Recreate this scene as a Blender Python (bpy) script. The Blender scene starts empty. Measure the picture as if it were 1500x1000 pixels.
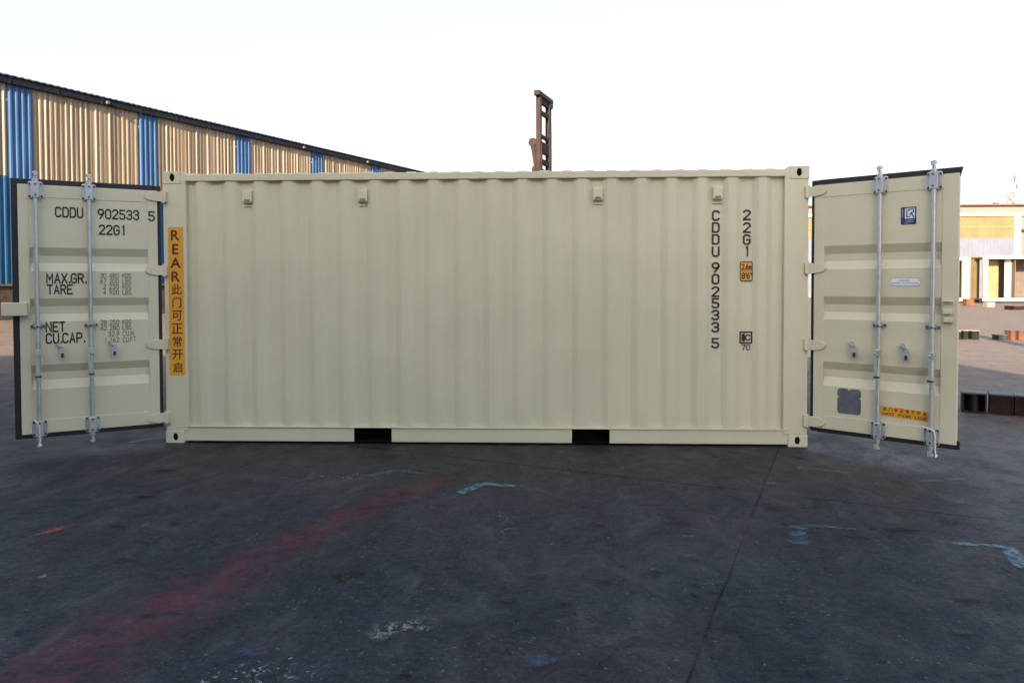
import bpy, bmesh, math, random
from mathutils import Vector, Matrix
R = math.radians
sc = bpy.context.scene
col = sc.collection
random.seed(7)

# ------------------------------------------------------------------ camera, sky, sun, exposure
cam_d = bpy.data.cameras.new("camera")
cam = bpy.data.objects.new("camera", cam_d); col.objects.link(cam)
YAW, PITCH, ROLL = 0.0405, 0.0251, 0.0025
F = 1044.83
cam_d.sensor_width = 36.0
cam_d.lens = F / 1500 * 36.0
cam_d.shift_y = -(500 - 441.1) / 1500
cam_d.clip_start, cam_d.clip_end = 0.05, 3000
right = Vector((math.cos(YAW), math.sin(YAW), 0))
fwd0 = Vector((-math.sin(YAW), math.cos(YAW), 0))
up0 = Vector((0, 0, 1))
fwd = fwd0 * math.cos(PITCH) - up0 * math.sin(PITCH)
up = fwd0 * math.sin(PITCH) + up0 * math.cos(PITCH)
rx = right * math.cos(ROLL) - up * math.sin(ROLL)
ux = right * math.sin(ROLL) + up * math.cos(ROLL)
M = Matrix((rx, ux, -fwd)).transposed().to_4x4()
M.translation = Vector((0.5659, -6.6646, 1.5209))
cam.matrix_world = M
sc.camera = cam

SUN_AZ, SUN_EL = R(193), R(22)          # compass bearing of the sun, clockwise from +Y
world = bpy.data.worlds.new("World"); sc.world = world
world.use_nodes = True
wn = world.node_tree
bg = wn.nodes["Background"]
sky = wn.nodes.new("ShaderNodeTexSky")
sky.sky_type = 'NISHITA'; sky.sun_disc = False
sky.sun_elevation = SUN_EL; sky.sun_rotation = SUN_AZ
sky.air_density = 1.0; sky.dust_density = 3.5; sky.ozone_density = 1.0
veil = wn.nodes.new("ShaderNodeMix"); veil.data_type = 'RGBA'; veil.blend_type = 'ADD'; veil.inputs[0].default_value = 1.0
wn.links.new(sky.outputs[0], veil.inputs[6]); veil.inputs[7].default_value = (3.4, 3.6, 4.0, 1)   # thin white high cloud
wn.links.new(veil.outputs[2], bg.inputs[0])
bg.inputs[1].default_value = 0.05
sl = bpy.data.lights.new("sun", 'SUN'); sl.energy = 5.0; sl.angle = R(0.5); sl.color = (1.0, 0.80, 0.58)
so = bpy.data.objects.new("sun", sl); col.objects.link(so)
tosun = Vector((math.sin(SUN_AZ) * math.cos(SUN_EL), math.cos(SUN_AZ) * math.cos(SUN_EL), math.sin(SUN_EL)))
so.rotation_euler = tosun.to_track_quat('Z', 'Y').to_euler()
so.location = tosun * 60
vs = sc.view_settings
vs.view_transform = 'Standard'; vs.look = 'None'; vs.gamma = 1; vs.use_curve_mapping = False
vs.exposure = 1.92
sc.cycles.max_bounces = 8
sc.cycles.sample_clamp_indirect = 8

# ------------------------------------------------------------------ materials
def nodes(m):
    m.use_nodes = True
    t = m.node_tree
    return t, t.nodes["Principled BSDF"]
def N(t, typ, **kw):
    n = t.nodes.new(typ)
    for k, v in kw.items():
        setattr(n, k, v)
    return n
def val(t, op, a, b=None, c=None, clamp=False):
    n = t.nodes.new("ShaderNodeMath"); n.operation = op; n.use_clamp = clamp
    for i, x in enumerate((a, b, c)):
        if x is None: continue
        if isinstance(x, (int, float)): n.inputs[i].default_value = x
        else: t.links.new(x, n.inputs[i])
    return n.outputs[0]
def mix(t, fac, a, b, blend='MIX'):
    n = t.nodes.new("ShaderNodeMix"); n.data_type = 'RGBA'; n.blend_type = blend
    for s, x in ((n.inputs[0], fac), (n.inputs[6], a), (n.inputs[7], b)):
        if isinstance(x, (int, float)): s.default_value = x
        elif isinstance(x, tuple): s.default_value = (*x[:3], 1)
        else: t.links.new(x, s)
    return n.outputs[2]
def noise(t, vec, scale, detail=4, rough=0.55, dist=0.0):
    n = t.nodes.new("ShaderNodeTexNoise"); n.inputs["Scale"].default_value = scale
    n.inputs["Detail"].default_value = detail; n.inputs["Roughness"].default_value = rough
    n.inputs["Distortion"].default_value = dist
    if vec is not None: t.links.new(vec, n.inputs["Vector"])
    return n.outputs[0]
def ramp(t, x, lo, hi, a=0.0, b=1.0):
    n = t.nodes.new("ShaderNodeMapRange"); n.interpolation_type = 'SMOOTHSTEP'
    t.links.new(x, n.inputs[0])
    for i, v in zip((1, 2, 3, 4), (lo, hi, a, b)): n.inputs[i].default_value = v
    return n.outputs[0]
def objco(t): return t.nodes.new("ShaderNodeTexCoord").outputs["Object"]
def scaled(t, vec, s):
    n = t.nodes.new("ShaderNodeMapping"); n.inputs["Scale"].default_value = s
    t.links.new(vec, n.inputs["Vector"]); return n.outputs[0]

def paint(name, c, rough=0.45, metal=0.0, var=0.10, scale=3.0, bump=0.0, bscale=25.0, c2=None, lo=0.45, hi=0.75, spec=0.5, stretch=(1, 1, 1)):
    m = bpy.data.materials.new(name); t, b = nodes(m)
    v = scaled(t, objco(t), stretch)
    n1 = noise(t, v, scale, 5, 0.6)
    dark = tuple(x * (1 - var) for x in c); lite = tuple(min(1, x * (1 + var)) for x in c)
    cc = mix(t, ramp(t, n1, 0.3, 0.7), dark, lite)
    if c2 is not None:
        n2 = noise(t, v, scale * 2.3, 7, 0.65)
        cc = mix(t, ramp(t, n2, lo, hi), cc, c2)
    t.links.new(cc, b.inputs["Base Color"])
    t.links.new(ramp(t, noise(t, v, scale * 4, 3), 0.3, 0.7, rough * 0.85, min(1, rough * 1.15)), b.inputs["Roughness"])
    b.inputs["Metallic"].default_value = metal
    b.inputs["Specular IOR Level"].default_value = spec
    if bump:
        bn = t.nodes.new("ShaderNodeBump"); bn.inputs["Strength"].default_value = bump; bn.inputs["Distance"].default_value = 0.01
        t.links.new(noise(t, v, bscale, 4), bn.inputs["Height"])
        t.links.new(bn.outputs[0], b.inputs["Normal"])
    return m

def container_paint(name, c):
    m = bpy.data.materials.new(name); t, b = nodes(m)
    v = objco(t)
    n1 = noise(t, v, 1.3, 4, 0.6)
    cc = mix(t, ramp(t, n1, 0.3, 0.7), tuple(x * 0.96 for x in c), tuple(x * 1.04 for x in c))
    # faint vertical run marks and dust
    n2 = noise(t, scaled(t, v, (14, 14, 0.8)), 1.0, 5, 0.65)
    cc = mix(t, ramp(t, n2, 0.55, 0.85, 0, 0.12), cc, (0.33, 0.30, 0.24))
    n3 = noise(t, v, 60, 3, 0.7)
    cc = mix(t, ramp(t, n3, 0.66, 0.8, 0, 0.25), cc, (0.30, 0.27, 0.22))
    t.links.new(cc, b.inputs["Base Color"])
    t.links.new(ramp(t, noise(t, v, 7, 4), 0.3, 0.7, 0.36, 0.5), b.inputs["Roughness"])
    b.inputs["Specular IOR Level"].default_value = 0.45
    bn = t.nodes.new("ShaderNodeBump"); bn.inputs["Strength"].default_value = 0.35; bn.inputs["Distance"].default_value = 0.01
    h = val(t, 'ADD', noise(t, v, 2.2, 2), val(t, 'MULTIPLY', noise(t, v, 90, 2), 0.03))
    t.links.new(h, bn.inputs["Height"]); t.links.new(bn.outputs[0], b.inputs["Normal"])
    return m

MAT = {}
MAT['beige'] = container_paint("beige_container_paint", (0.59, 0.565, 0.415))
MAT['rubber'] = paint("black_door_rubber", (0.010, 0.010, 0.013), 0.55, var=0.3)
MAT['zinc'] = paint("galvanised_steel", (0.50, 0.53, 0.545), 0.42, 0.6, var=0.08, scale=12, c2=(0.40, 0.425, 0.44), lo=0.5, hi=0.8)
MAT['zincdull'] = paint("dull_zinc_forging", (0.33, 0.37, 0.41), 0.5, 0.7, var=0.35, scale=45)
MAT['bolt'] = paint("dark_bolt_steel", (0.06, 0.065, 0.075), 0.5, 0.6)
MAT['black'] = paint("black_lettering_ink", (0.016, 0.016, 0.016), 0.5, var=0.3)
MAT['greyink'] = paint("thin_black_lettering_ink", (0.05, 0.05, 0.047), 0.5, var=0.3)
MAT['orange'] = paint("orange_sticker_vinyl", (0.70, 0.33, 0.030), 0.4, var=0.05)
MAT['brownink'] = paint("dark_brown_ink", (0.070, 0.018, 0.010), 0.5, var=0.2)
MAT['navy'] = paint("navy_sticker_vinyl", (0.020, 0.035, 0.12), 0.35, var=0.1)
MAT['white'] = paint("white_vinyl", (0.72, 0.74, 0.78), 0.4, var=0.05)
MAT['paleink'] = paint("faint_grey_ink", (0.36, 0.38, 0.45), 0.5)
MAT['pad'] = paint("grey_adhesive_pad", (0.105, 0.11, 0.135), 0.6, var=0.2, scale=15)
MAT['dark'] = paint("shade_black_underframe_steel", (0.006, 0.006, 0.006), 0.8, spec=0.08, var=0.3)  # near black: shade of the unlit fork pockets put into the steel colour
MAT['ply'] = paint("container_plywood_floor", (0.22, 0.13, 0.07), 0.6, var=0.2, stretch=(1, 8, 1))
MAT['cord'] = paint("white_plastic_cord", (0.78, 0.78, 0.76), 0.4, var=0.05)

# ------------------------------------------------------------------ mesh helpers
class MB:
    def __init__(s): s.v = []; s.f = []
    def add(s, vs, fs):
        o = len(s.v); s.v += [tuple(p) for p in vs]; s.f += [tuple(i + o for i in f) for f in fs]
    def box(s, x0, x1, y0, y1, z0, z1):
        s.add([(x0, y0, z0), (x1, y0, z0), (x1, y1, z0), (x0, y1, z0), (x0, y0, z1), (x1, y0, z1), (x1, y1, z1), (x0, y1, z1)],
              [(3, 2, 1, 0), (4, 5, 6, 7), (0, 1, 5, 4), (1, 2, 6, 5), (2, 3, 7, 6), (3, 0, 4, 7)])
    def prism(s, poly, a, b, axis='y'):
        """closed polygon (2-D) extruded from a to b along an axis"""
        n = len(poly)
        def P(p, w):
            return (p[0], w, p[1]) if axis == 'y' else ((w, p[0], p[1]) if axis == 'x' else (p[0], p[1], w))
        s.add([P(p, a) for p in poly] + [P(p, b) for p in poly],
              [tuple(range(n - 1, -1, -1)), tuple(range(n, 2 * n))] + [(i, (i + 1) % n, n + (i + 1) % n, n + i) for i in range(n)])
    def tube(s, pts, rad, n=10):
        pts = [Vector(p) for p in pts]
        rads = rad if isinstance(rad, (list, tuple)) else [rad] * len(pts)
        rings = []; prev = None
        for i, p in enumerate(pts):
            d = (pts[min(i + 1, len(pts) - 1)] - pts[max(i - 1, 0)]).normalized()
            a = prev if prev else (Vector((0, 0, 1)) if abs(d.z) < 0.9 else Vector((1, 0, 0)))
            x = (a - d * a.dot(d)).normalized(); y = d.cross(x); prev = x
            rings.append([p + (x * math.cos(2 * math.pi * k / n) + y * math.sin(2 * math.pi * k / n)) * rads[i] for k in range(n)])
        vs = [q for r in rings for q in r]; fs = []
        for i in range(len(rings) - 1):
            for k in range(n):
                fs.append((i * n + k, i * n + (k + 1) % n, (i + 1) * n + (k + 1) % n, (i + 1) * n + k))
        fs.append(tuple(range(n - 1, -1, -1))); fs.append(tuple((len(rings) - 1) * n + k for k in range(n)))
        s.add(vs, fs)
    def lathe(s, c, prof, n=14):
        s.tube([(c[0], c[1], z) for r, z in prof], [r for r, z in prof], n)
    def sheet(s, a, b, close=False):
        n = len(a); s.add(list(a) + list(b), [(i, i + 1, n + i + 1, n + i) for i in range(n - 1)])
    def map(s, fn): s.v = [tuple(fn(*p)) for p in s.v]; return s
    def build(s, name, mat, parent=None, smooth=False, bevel=0.0, fix=True, loc=None):
        me = bpy.data.meshes.new(name); me.from_pydata(s.v, [], s.f); me.update()
        if fix:
            bm = bmesh.new(); bm.from_mesh(me); bmesh.ops.recalc_face_normals(bm, faces=bm.faces); bm.to_mesh(me); bm.free()
        me.materials.append(mat)
        o = bpy.data.objects.new(name, me); col.objects.link(o)
        if parent: o.parent = parent
        if loc: o.location = loc
        if smooth:
            for p in me.polygons: p.use_smooth = True
            try: me.set_sharp_from_angle(angle=R(35))
            except Exception: pass
        if bevel:
            bv = o.modifiers.new("bevel", 'BEVEL'); bv.width = bevel; bv.segments = 2; bv.limit_method = 'ANGLE'; bv.angle_limit = R(40)
        return o

def tag(o, label=None, cat=None, group=None, kind=None):
    for k, v in (('label', label), ('category', cat), ('group', group), ('kind', kind)):
        if v: o[k] = v
    return o
def thing(name, loc, label, cat, rz=0, group=None):
    o = bpy.data.objects.new(name, None); col.objects.link(o); o.location = loc; o.rotation_euler = (0, 0, rz)
    o.empty_display_size = 0.3
    return tag(o, label, cat, group)

# ------------------------------------------------------------------ stencil lettering
G = {
 'C': [[(4,1),(3,0),(1,0),(0,1),(0,5),(1,6),(3,6),(4,5)]],
 'D': [[(0,0),(3,0),(4,1),(4,5),(3,6),(0,6),'c']],
 'U': [[(0,6),(0,1),(1,0),(3,0),(4,1),(4,6)]],
 '0': [[(1,0),(3,0),(4,1),(4,5),(3,6),(1,6),(0,5),(0,1),'c']],
 'O': [[(1,0),(3,0),(4,1),(4,5),(3,6),(1,6),(0,5),(0,1),'c']],
 '1': [[(1.3,5.3),(2.1,6),(2.1,0)]],
 '2': [[(0,5),(1,6),(3,6),(4,5),(4,4),(0,0.2),(0,0),(4,0)]],
 '3': [[(0,5),(1,6),(3,6),(4,5),(4,4.1),(3,3.1),(4,2.1),(4,1),(3,0),(1,0),(0,1)],[(1.6,3.1),(3,3.1)]],
 '4': [[(3,0),(3,6),(0,1.8),(4.2,1.8)]],
 '5': [[(3.8,6),(0.3,6),(0.3,3.4),(3,3.4),(4,2.5),(4,1),(3,0),(1,0),(0,1)]],
 '6': [[(0,2.2),(1,3.3),(3,3.3),(4,2.3),(4,1),(3,0),(1,0),(0,1),(0,2.6),(2.6,6)]],
 '7': [[(0,6),(4,6),(1.4,0)]],
 '8': [[(1,3.1),(3,3.1),(4,4),(4,5),(3,6),(1,6),(0,5),(0,4),'c'],[(1,3.1),(0,2.2),(0,1),(1,0),(3,0),(4,1),(4,2.2),(3,3.1)]],
 '9': [[(4,3.8),(3,2.7),(1,2.7),(0,3.7),(0,5),(1,6),(3,6),(4,5),(4,3.4),(1.4,0)]],
 'G': [[(4,5),(3,6),(1,6),(0,5),(0,1),(1,0),(3,0),(4,1),(4,2.9),(2.1,2.9)]],
 'M': [[(0,0),(0,6),(2.2,2.2),(4.4,6),(4.4,0)]],
 'A': [[(0,0),(2,6),(4,0)],[(0.7,1.9),(3.3,1.9)]],
 'X': [[(0,0),(4,6)],[(0,6),(4,0)]],
 'R': [[(0,0),(0,6),(3,6),(4,5),(4,4),(3,3),(0,3)],[(2,3),(4,0)]],
 'P': [[(0,0),(0,6),(3,6),(4,5),(4,3.7),(3,2.7),(0,2.7)]],
 'T': [[(0,6),(4,6)],[(2,6),(2,0)]],
 'E': [[(4,0),(0,0),(0,6),(4,6)],[(0,3.1),(3.2,3.1)]],
 'F': [[(0,0),(0,6),(4,6)],[(0,3.1),(3.2,3.1)]],
 'N': [[(0,0),(0,6),(4,0),(4,6)]],
 'K': [[(0,0),(0,6)],[(4,6),(0,2.6)],[(1.4,3.7),(4,0)]],
 'S': [[(4,5),(3,6),(1,6),(0,5),(0,4),(1,3.2),(3,2.8),(4,2),(4,1),(3,0),(1,0),(0,1)]],
 'L': [[(0,6),(0,0),(4,0)]],
 'B': [[(0,0),(0,6),(3,6),(4,5),(4,4),(3,3.1),(4,2.2),(4,1),(3,0),(0,0)],[(0,3.1),(3,3.1)]],
 'm': [[(0,0),(0,3.6),(2,3.6),(2,0)],[(2,3.6),(4,3.6),(4,0)]],
 'i': [[(1,0),(1,4)],[(1,5.2),(1,6)]],
 'c': [[(4,3.6),(1,3.6),(0.2,2.8),(0.2,0.8),(1,0),(4,0)]],
 '.': [[(0.5,0),(0.5,0.55)]],
 "'": [[(0.5,6),(0.5,4.6)]],
 '"': [[(0.2,6),(0.2,4.6)],[(1.6,6),(1.6,4.6)]],
 ' ': [],
}
ADV = {'.': 1.9, "'": 1.6, '"': 2.4, 'i': 2.4, '1': 4.6, 'M': 6.2, ' ': 4.0}
def ribbon(mb, pts, hw, fn):
    closed = pts[-1] == 'c'
    P = [Vector(p) for p in (pts[:-1] if closed else pts)]
    n = len(P); A = []; B = []
    for i, p in enumerate(P):
        if closed: a, b = P[i - 1], P[(i + 1) % n]
        else: a, b = P[max(i - 1, 0)], P[min(i + 1, n - 1)]
        d1 = (p - a).normalized() if (p - a).length else (b - p).normalized()
        d2 = (b - p).normalized() if (b - p).length else d1
        t = (d1 + d2).normalized() if (d1 + d2).length > 1e-6 else d1
        m = Vector((-t.y, t.x)); k = hw / max(0.45, abs(m.dot(Vector((-d1.y, d1.x)))))
        q = p
        if not closed and i == 0: q = p - d2 * hw * 0.9
        if not closed and i == n - 1: q = p + d1 * hw * 0.9
        A.append(fn(*(q + m * k))); B.append(fn(*(q - m * k)))
    if closed: A.append(A[0]); B.append(B[0])
    mb.sheet(A, B)
def written(name, mat, parent, *calls, weight=0.60):
    """each word a mesh of its own: calls are (text, xa, xb, z0, z1, P)"""
    for text, xa, xb, z0, z1, P in calls:
        w = MB(); stroke(w, text, xa, xb, z0, z1, P, weight); w.build(name, mat, parent, fix=False)
def natural(s): return sum(ADV.get(c, 5.7) for c in s) - 1.7
def stroke(mb, s, xa, xb, z0, z1, P, weight=0.5):
    """write s between xa and xb (either direction) and z0..z1; P(x, z) -> 3-D point"""
    k = (xb - xa) / natural(s); kz = (z1 - z0) / (6 + 2 * weight); x = 0.0
    for c in s:
        for pl in G[c]:
            ribbon(mb, pl, weight, lambda gx, gz, x=x: P(xa + (x + gx) * k, z0 + (gz + weight) * kz))
        x += ADV.get(c, 5.7)
def glyph(mb, ch, cx, cz, size, P, wide=1.0, bold=0.0):
    """one glyph of Blender's own built-in font, centred at cx, cz"""
    cu = bpy.data.curves.new("glyph", 'FONT'); cu.body = ch; cu.offset = bold; cu.resolution_u = 3
    o = bpy.data.objects.new("glyph", cu); col.objects.link(o)
    bpy.context.view_layer.update()
    me = bpy.data.meshes.new_from_object(o.evaluated_get(bpy.context.evaluated_depsgraph_get()))
    vs = [v.co.copy() for v in me.vertices]; fs = [tuple(p.vertices) for p in me.polygons]
    bpy.data.objects.remove(o); bpy.data.curves.remove(cu); bpy.data.meshes.remove(me)
    x0, x1 = min(v.x for v in vs), max(v.x for v in vs); y0, y1 = min(v.y for v in vs), max(v.y for v in vs)
    k = size / (y1 - y0)
    mb.add([P(cx + (v.x - (x0 + x1) / 2) * k * wide, cz + (v.y - (y0 + y1) / 2) * k) for v in vs], fs)
def rrect(x0, x1, z0, z1, r, n=5):
    out = []
    for cx, cz, a0 in ((x1 - r, z1 - r, 0), (x0 + r, z1 - r, 90), (x0 + r, z0 + r, 180), (x1 - r, z0 + r, 270)):
        for k in range(n + 1):
            a = R(a0 + 90 * k / n); out.append((cx + r * math.cos(a), cz + r * math.sin(a)))
    return out

# ------------------------------------------------------------------ ground
def ground_material():
    m = bpy.data.materials.new("worn_dark_concrete"); t, b = nodes(m)
    v = objco(t)
    sep = t.nodes.new("ShaderNodeSeparateXYZ"); t.links.new(v, sep.inputs[0]); X, Y = sep.outputs[0], sep.outputs[1]
    big = noise(t, v, 0.45, 5, 0.6, 0.4)
    mid = noise(t, v, 2.1, 6, 0.65, 0.3)
    fine = noise(t, v, 16, 6, 0.7)
    grit = noise(t, v, 110, 3, 0.6)
    c = mix(t, ramp(t, big, 0.36, 0.64), (0.0150, 0.0205, 0.0300), (0.0255, 0.0265, 0.0340))
    c = mix(t, ramp(t, noise(t, v, 0.9, 4, 0.6), 0.45, 0.7, 0, 0.6), c, (0.0185, 0.0265, 0.038))
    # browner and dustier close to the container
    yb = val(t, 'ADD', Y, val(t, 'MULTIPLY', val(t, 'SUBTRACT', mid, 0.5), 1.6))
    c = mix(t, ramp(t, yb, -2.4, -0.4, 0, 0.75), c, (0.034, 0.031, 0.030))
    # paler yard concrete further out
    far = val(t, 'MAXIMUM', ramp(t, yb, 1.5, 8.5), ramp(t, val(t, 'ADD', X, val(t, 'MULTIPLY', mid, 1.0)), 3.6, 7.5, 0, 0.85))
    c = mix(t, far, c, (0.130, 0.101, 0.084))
    c = mix(t, 1.0, c, mix(t, ramp(t, noise(t, v, 48, 4, 0.75), 0.3, 0.7), (0.74, 0.74, 0.74), (1.27, 1.27, 1.27)), 'MULTIPLY')
    # streaky wear
    c = mix(t, 1.0, c, mix(t, ramp(t, fine, 0.25, 0.75), (0.66, 0.66, 0.66), (1.34, 1.34, 1.34)), 'MULTIPLY')
    c = mix(t, 1.0, c, mix(t, ramp(t, mid, 0.25, 0.75), (0.76, 0.76, 0.78), (1.24, 1.23, 1.21)), 'MULTIPLY')
    c = mix(t, 1.0, c, mix(t, ramp(t, grit, 0.3, 0.7), (0.72, 0.72, 0.72), (1.28, 1.28, 1.28)), 'MULTIPLY')
    pale = noise(t, scaled(t, v, (1.0, 0.55, 1)), 3.3, 8, 0.72, 0.8)
    c = mix(t, ramp(t, pale, 0.54, 0.72, 0, 0.6), c, (0.052, 0.056, 0.066))
    smear = noise(t, scaled(t, v, (0.8, 0.5, 1)), 1.15, 6, 0.62, 1.2)
    c = mix(t, ramp(t, smear, 0.56, 0.78, 0, 0.4), c, (0.060, 0.064, 0.074))
    # dark pits and oil spots
    vor = N(t, "ShaderNodeTexVoronoi"); vor.inputs["Scale"].default_value = 3.1; vor.inputs["Randomness"].default_value = 1
    wob = t.nodes.new("ShaderNodeVectorMath"); wob.operation = 'ADD'; t.links.new(v, wob.inputs[0])
    nz = N(t, "ShaderNodeTexNoise"); nz.inputs["Scale"].default_value = 9; t.links.new(v, nz.inputs["Vector"])
    wsc = t.nodes.new("ShaderNodeVectorMath"); wsc.operation = 'SCALE'; wsc.inputs[3].default_value = 0.16; t.links.new(nz.outputs["Color"], wsc.inputs[0])
    t.links.new(wsc.outputs[0], wob.inputs[1]); t.links.new(wob.outputs[0], vor.inputs["Vector"])
    rnd = t.nodes.new("ShaderNodeSeparateColor"); t.links.new(vor.outputs["Color"], rnd.inputs[0])
    size = val(t, 'MULTIPLY', ramp(t, rnd.outputs[0], 0.30, 1.0), 0.21)
    vo9 = N(t, "ShaderNodeTexVoronoi"); vo9.inputs["Scale"].default_value = 8.5; t.links.new(wob.outputs[0], vo9.inputs["Vector"])
    rn9 = t.nodes.new("ShaderNodeSeparateColor"); t.links.new(vo9.outputs["Color"], rn9.inputs[0])
    spot = val(t, 'MAXIMUM', val(t, 'LESS_THAN', vor.outputs["Distance"], size), val(t, 'LESS_THAN', vo9.outputs["Distance"], val(t, 'MULTIPLY', ramp(t, rn9.outputs[0], 0.6, 1.0), 0.20)))
    c = mix(t, val(t, 'MULTIPLY', spot, 0.75), c, (0.006, 0.006, 0.007))
    # white paint flecks, gathered in patches
    nz2 = N(t, "ShaderNodeTexNoise"); nz2.inputs["Scale"].default_value = 45; nz2.inputs["Detail"].default_value = 3; t.links.new(v, nz2.inputs["Vector"])
    ws2 = t.nodes.new("ShaderNodeVectorMath"); ws2.operation = 'SCALE'; ws2.inputs[3].default_value = 0.035; t.links.new(nz2.outputs["Color"], ws2.inputs[0])
    wob2 = t.nodes.new("ShaderNodeVectorMath"); wob2.operation = 'ADD'; t.links.new(v, wob2.inputs[0]); t.links.new(ws2.outputs[0], wob2.inputs[1])
    for scale, gate, rad, cl, st in ((8, 0.93, 0.045, (0.26, 0.29, 0.31), 0.85), (22, 0.92, 0.10, (0.19, 0.21, 0.23), 0.75), (55, 0.86, 0.14, (0.11, 0.12, 0.135), 0.55), (2.6, 0.93, 0.02, (0.08, 0.18, 0.22), 0.8), (2.3, 0.94, 0.02, (0.30, 0.20, 0.05), 0.7)):
        vo = N(t, "ShaderNodeTexVoronoi"); vo.inputs["Scale"].default_value = scale; t.links.new(wob2.outputs[0], vo.inputs["Vector"])
        rn = t.nodes.new("ShaderNodeSeparateColor"); t.links.new(vo.outputs["Color"], rn.inputs[0])
        g = val(t, 'GREATER_THAN', val(t, 'ADD', rn.outputs[1], val(t, 'MULTIPLY', val(t, 'SUBTRACT', mid, 0.5), 1.0)), gate)
        f = val(t, 'MULTIPLY', g, val(t, 'LESS_THAN', vo.outputs["Distance"], val(t, 'MULTIPLY', val(t, 'POWER', rn.outputs[2], 2.0), rad * 3)))
        c = mix(t, val(t, 'MULTIPLY', f, st), c, cl)
    # slab joints
    wo = val(t, 'MULTIPLY', val(t, 'SUBTRACT', noise(t, v, 1.6, 6, 0.75), 0.5), 0.026)
    U = val(t, 'ADD', val(t, 'ADD', val(t, 'MULTIPLY', X, 0.923), val(t, 'MULTIPLY', Y, -0.385)), wo)
    V = val(t, 'ADD', val(t, 'ADD', val(t, 'MULTIPLY', X, 0.385), val(t, 'MULTIPLY', Y, 0.923)), wo)
    ju = val(t, 'ABSOLUTE', val(t, 'WRAP', val(t, 'SUBTRACT', U, 2.557), 2.0, -2.0))
    jv = val(t, 'ABSOLUTE', val(t, 'WRAP', val(t, 'SUBTRACT', V, -0.51), 3.0, -3.0))
    ja = val(t, 'LESS_THAN', val(t, 'ABSOLUTE', val(t, 'SUBTRACT', U, 2.557)), 0.0060)
    jb = val(t, 'LESS_THAN', val(t, 'ABSOLUTE', val(t, 'SUBTRACT', V, -0.51)), val(t, 'MULTIPLY', ramp(t, noise(t, v, 3.5, 3), 0.25, 0.45), 0.013))
    jc = val(t, 'LESS_THAN', val(t, 'ABSOLUTE', val(t, 'SUBTRACT', U, -1.45)), val(t, 'MULTIPLY', ramp(t, noise(t, v, 3.0, 3), 0.38, 0.55), 0.009))
    ja = val(t, 'MAXIMUM', ja, val(t, 'MAXIMUM', jb, jc))
    jw = val(t, 'MULTIPLY', ramp(t, noise(t, v, 2.5, 3), 0.34, 0.55), 0.0075)
    j = val(t, 'MAXIMUM', ja, val(t, 'LESS_THAN', val(t, 'MINIMUM', ju, jv), jw))
    c = mix(t, val(t, 'MULTIPLY', j, 0.85), c, (0.006, 0.006, 0.007))
    t.links.new(c, b.inputs["Base Color"])
    t.links.new(ramp(t, mid, 0.3, 0.7, 0.48, 0.72), b.inputs["Roughness"])
    grain = noise(t, v, 34, 5, 0.75)
    sp = val(t, 'MULTIPLY', ramp(t, grain, 0.34, 0.66, 0.10, 0.24), ramp(t, pale, 0.3, 0.7, 0.4, 1.4))
    t.links.new(sp, b.inputs["Specular IOR Level"])
    bn = t.nodes.new("ShaderNodeBump"); bn.inputs["Strength"].default_value = 0.45; bn.inputs["Distance"].default_value = 0.012
    h = val(t, 'SUBTRACT', val(t, 'ADD', val(t, 'MULTIPLY', fine, 0.7), val(t, 'MULTIPLY', grit, 0.25)), val(t, 'ADD', val(t, 'MULTIPLY', j, 0.9), val(t, 'MULTIPLY', spot, 0.25)))
    t.links.new(h, bn.inputs["Height"]); t.links.new(bn.outputs[0], b.inputs["Normal"])
    return m
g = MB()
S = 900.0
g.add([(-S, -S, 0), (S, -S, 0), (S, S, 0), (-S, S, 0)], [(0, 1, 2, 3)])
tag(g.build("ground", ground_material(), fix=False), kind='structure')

def mark_material(name, c, opacity, soft=0.0, cut=(0.40, 0.62), scale=9.0):
    """worn paint: lets the concrete show through where it has rubbed off"""
    m = bpy.data.materials.new(name); t, b = nodes(m)
    v = objco(t)
    f = ramp(t, noise(t, v, scale, 7, 0.72, 0.3), cut[0], cut[1])
    if soft:
        uv = t.nodes.new("ShaderNodeUVMap"); sep = t.nodes.new("ShaderNodeSeparateXYZ"); t.links.new(uv.outputs[0], sep.inputs[0])
        e = val(t, 'ADD', sep.outputs[0], val(t, 'MULTIPLY', val(t, 'SUBTRACT', noise(t, v, 3.0, 5, 0.65), 0.5), 0.9))
        f = val(t, 'MULTIPLY', f, ramp(t, e, 0.05, soft))
    f = val(t, 'MULTIPLY', f, opacity)
    cc = mix(t, noise(t, v, 5, 4), tuple(x * 0.75 for x in c), tuple(x * 1.25 for x in c))
    t.links.new(cc, b.inputs["Base Color"]); b.inputs["Roughness"].default_value = 0.6
    tr = t.nodes.new("ShaderNodeBsdfTransparent"); mx = t.nodes.new("ShaderNodeMixShader")
    t.links.new(f, mx.inputs[0]); t.links.new(tr.outputs[0], mx.inputs[1]); t.links.new(b.outputs[0], mx.inputs[2])
    t.links.new(mx.outputs[0], t.nodes["Material Output"].inputs[0])
    return m
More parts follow.
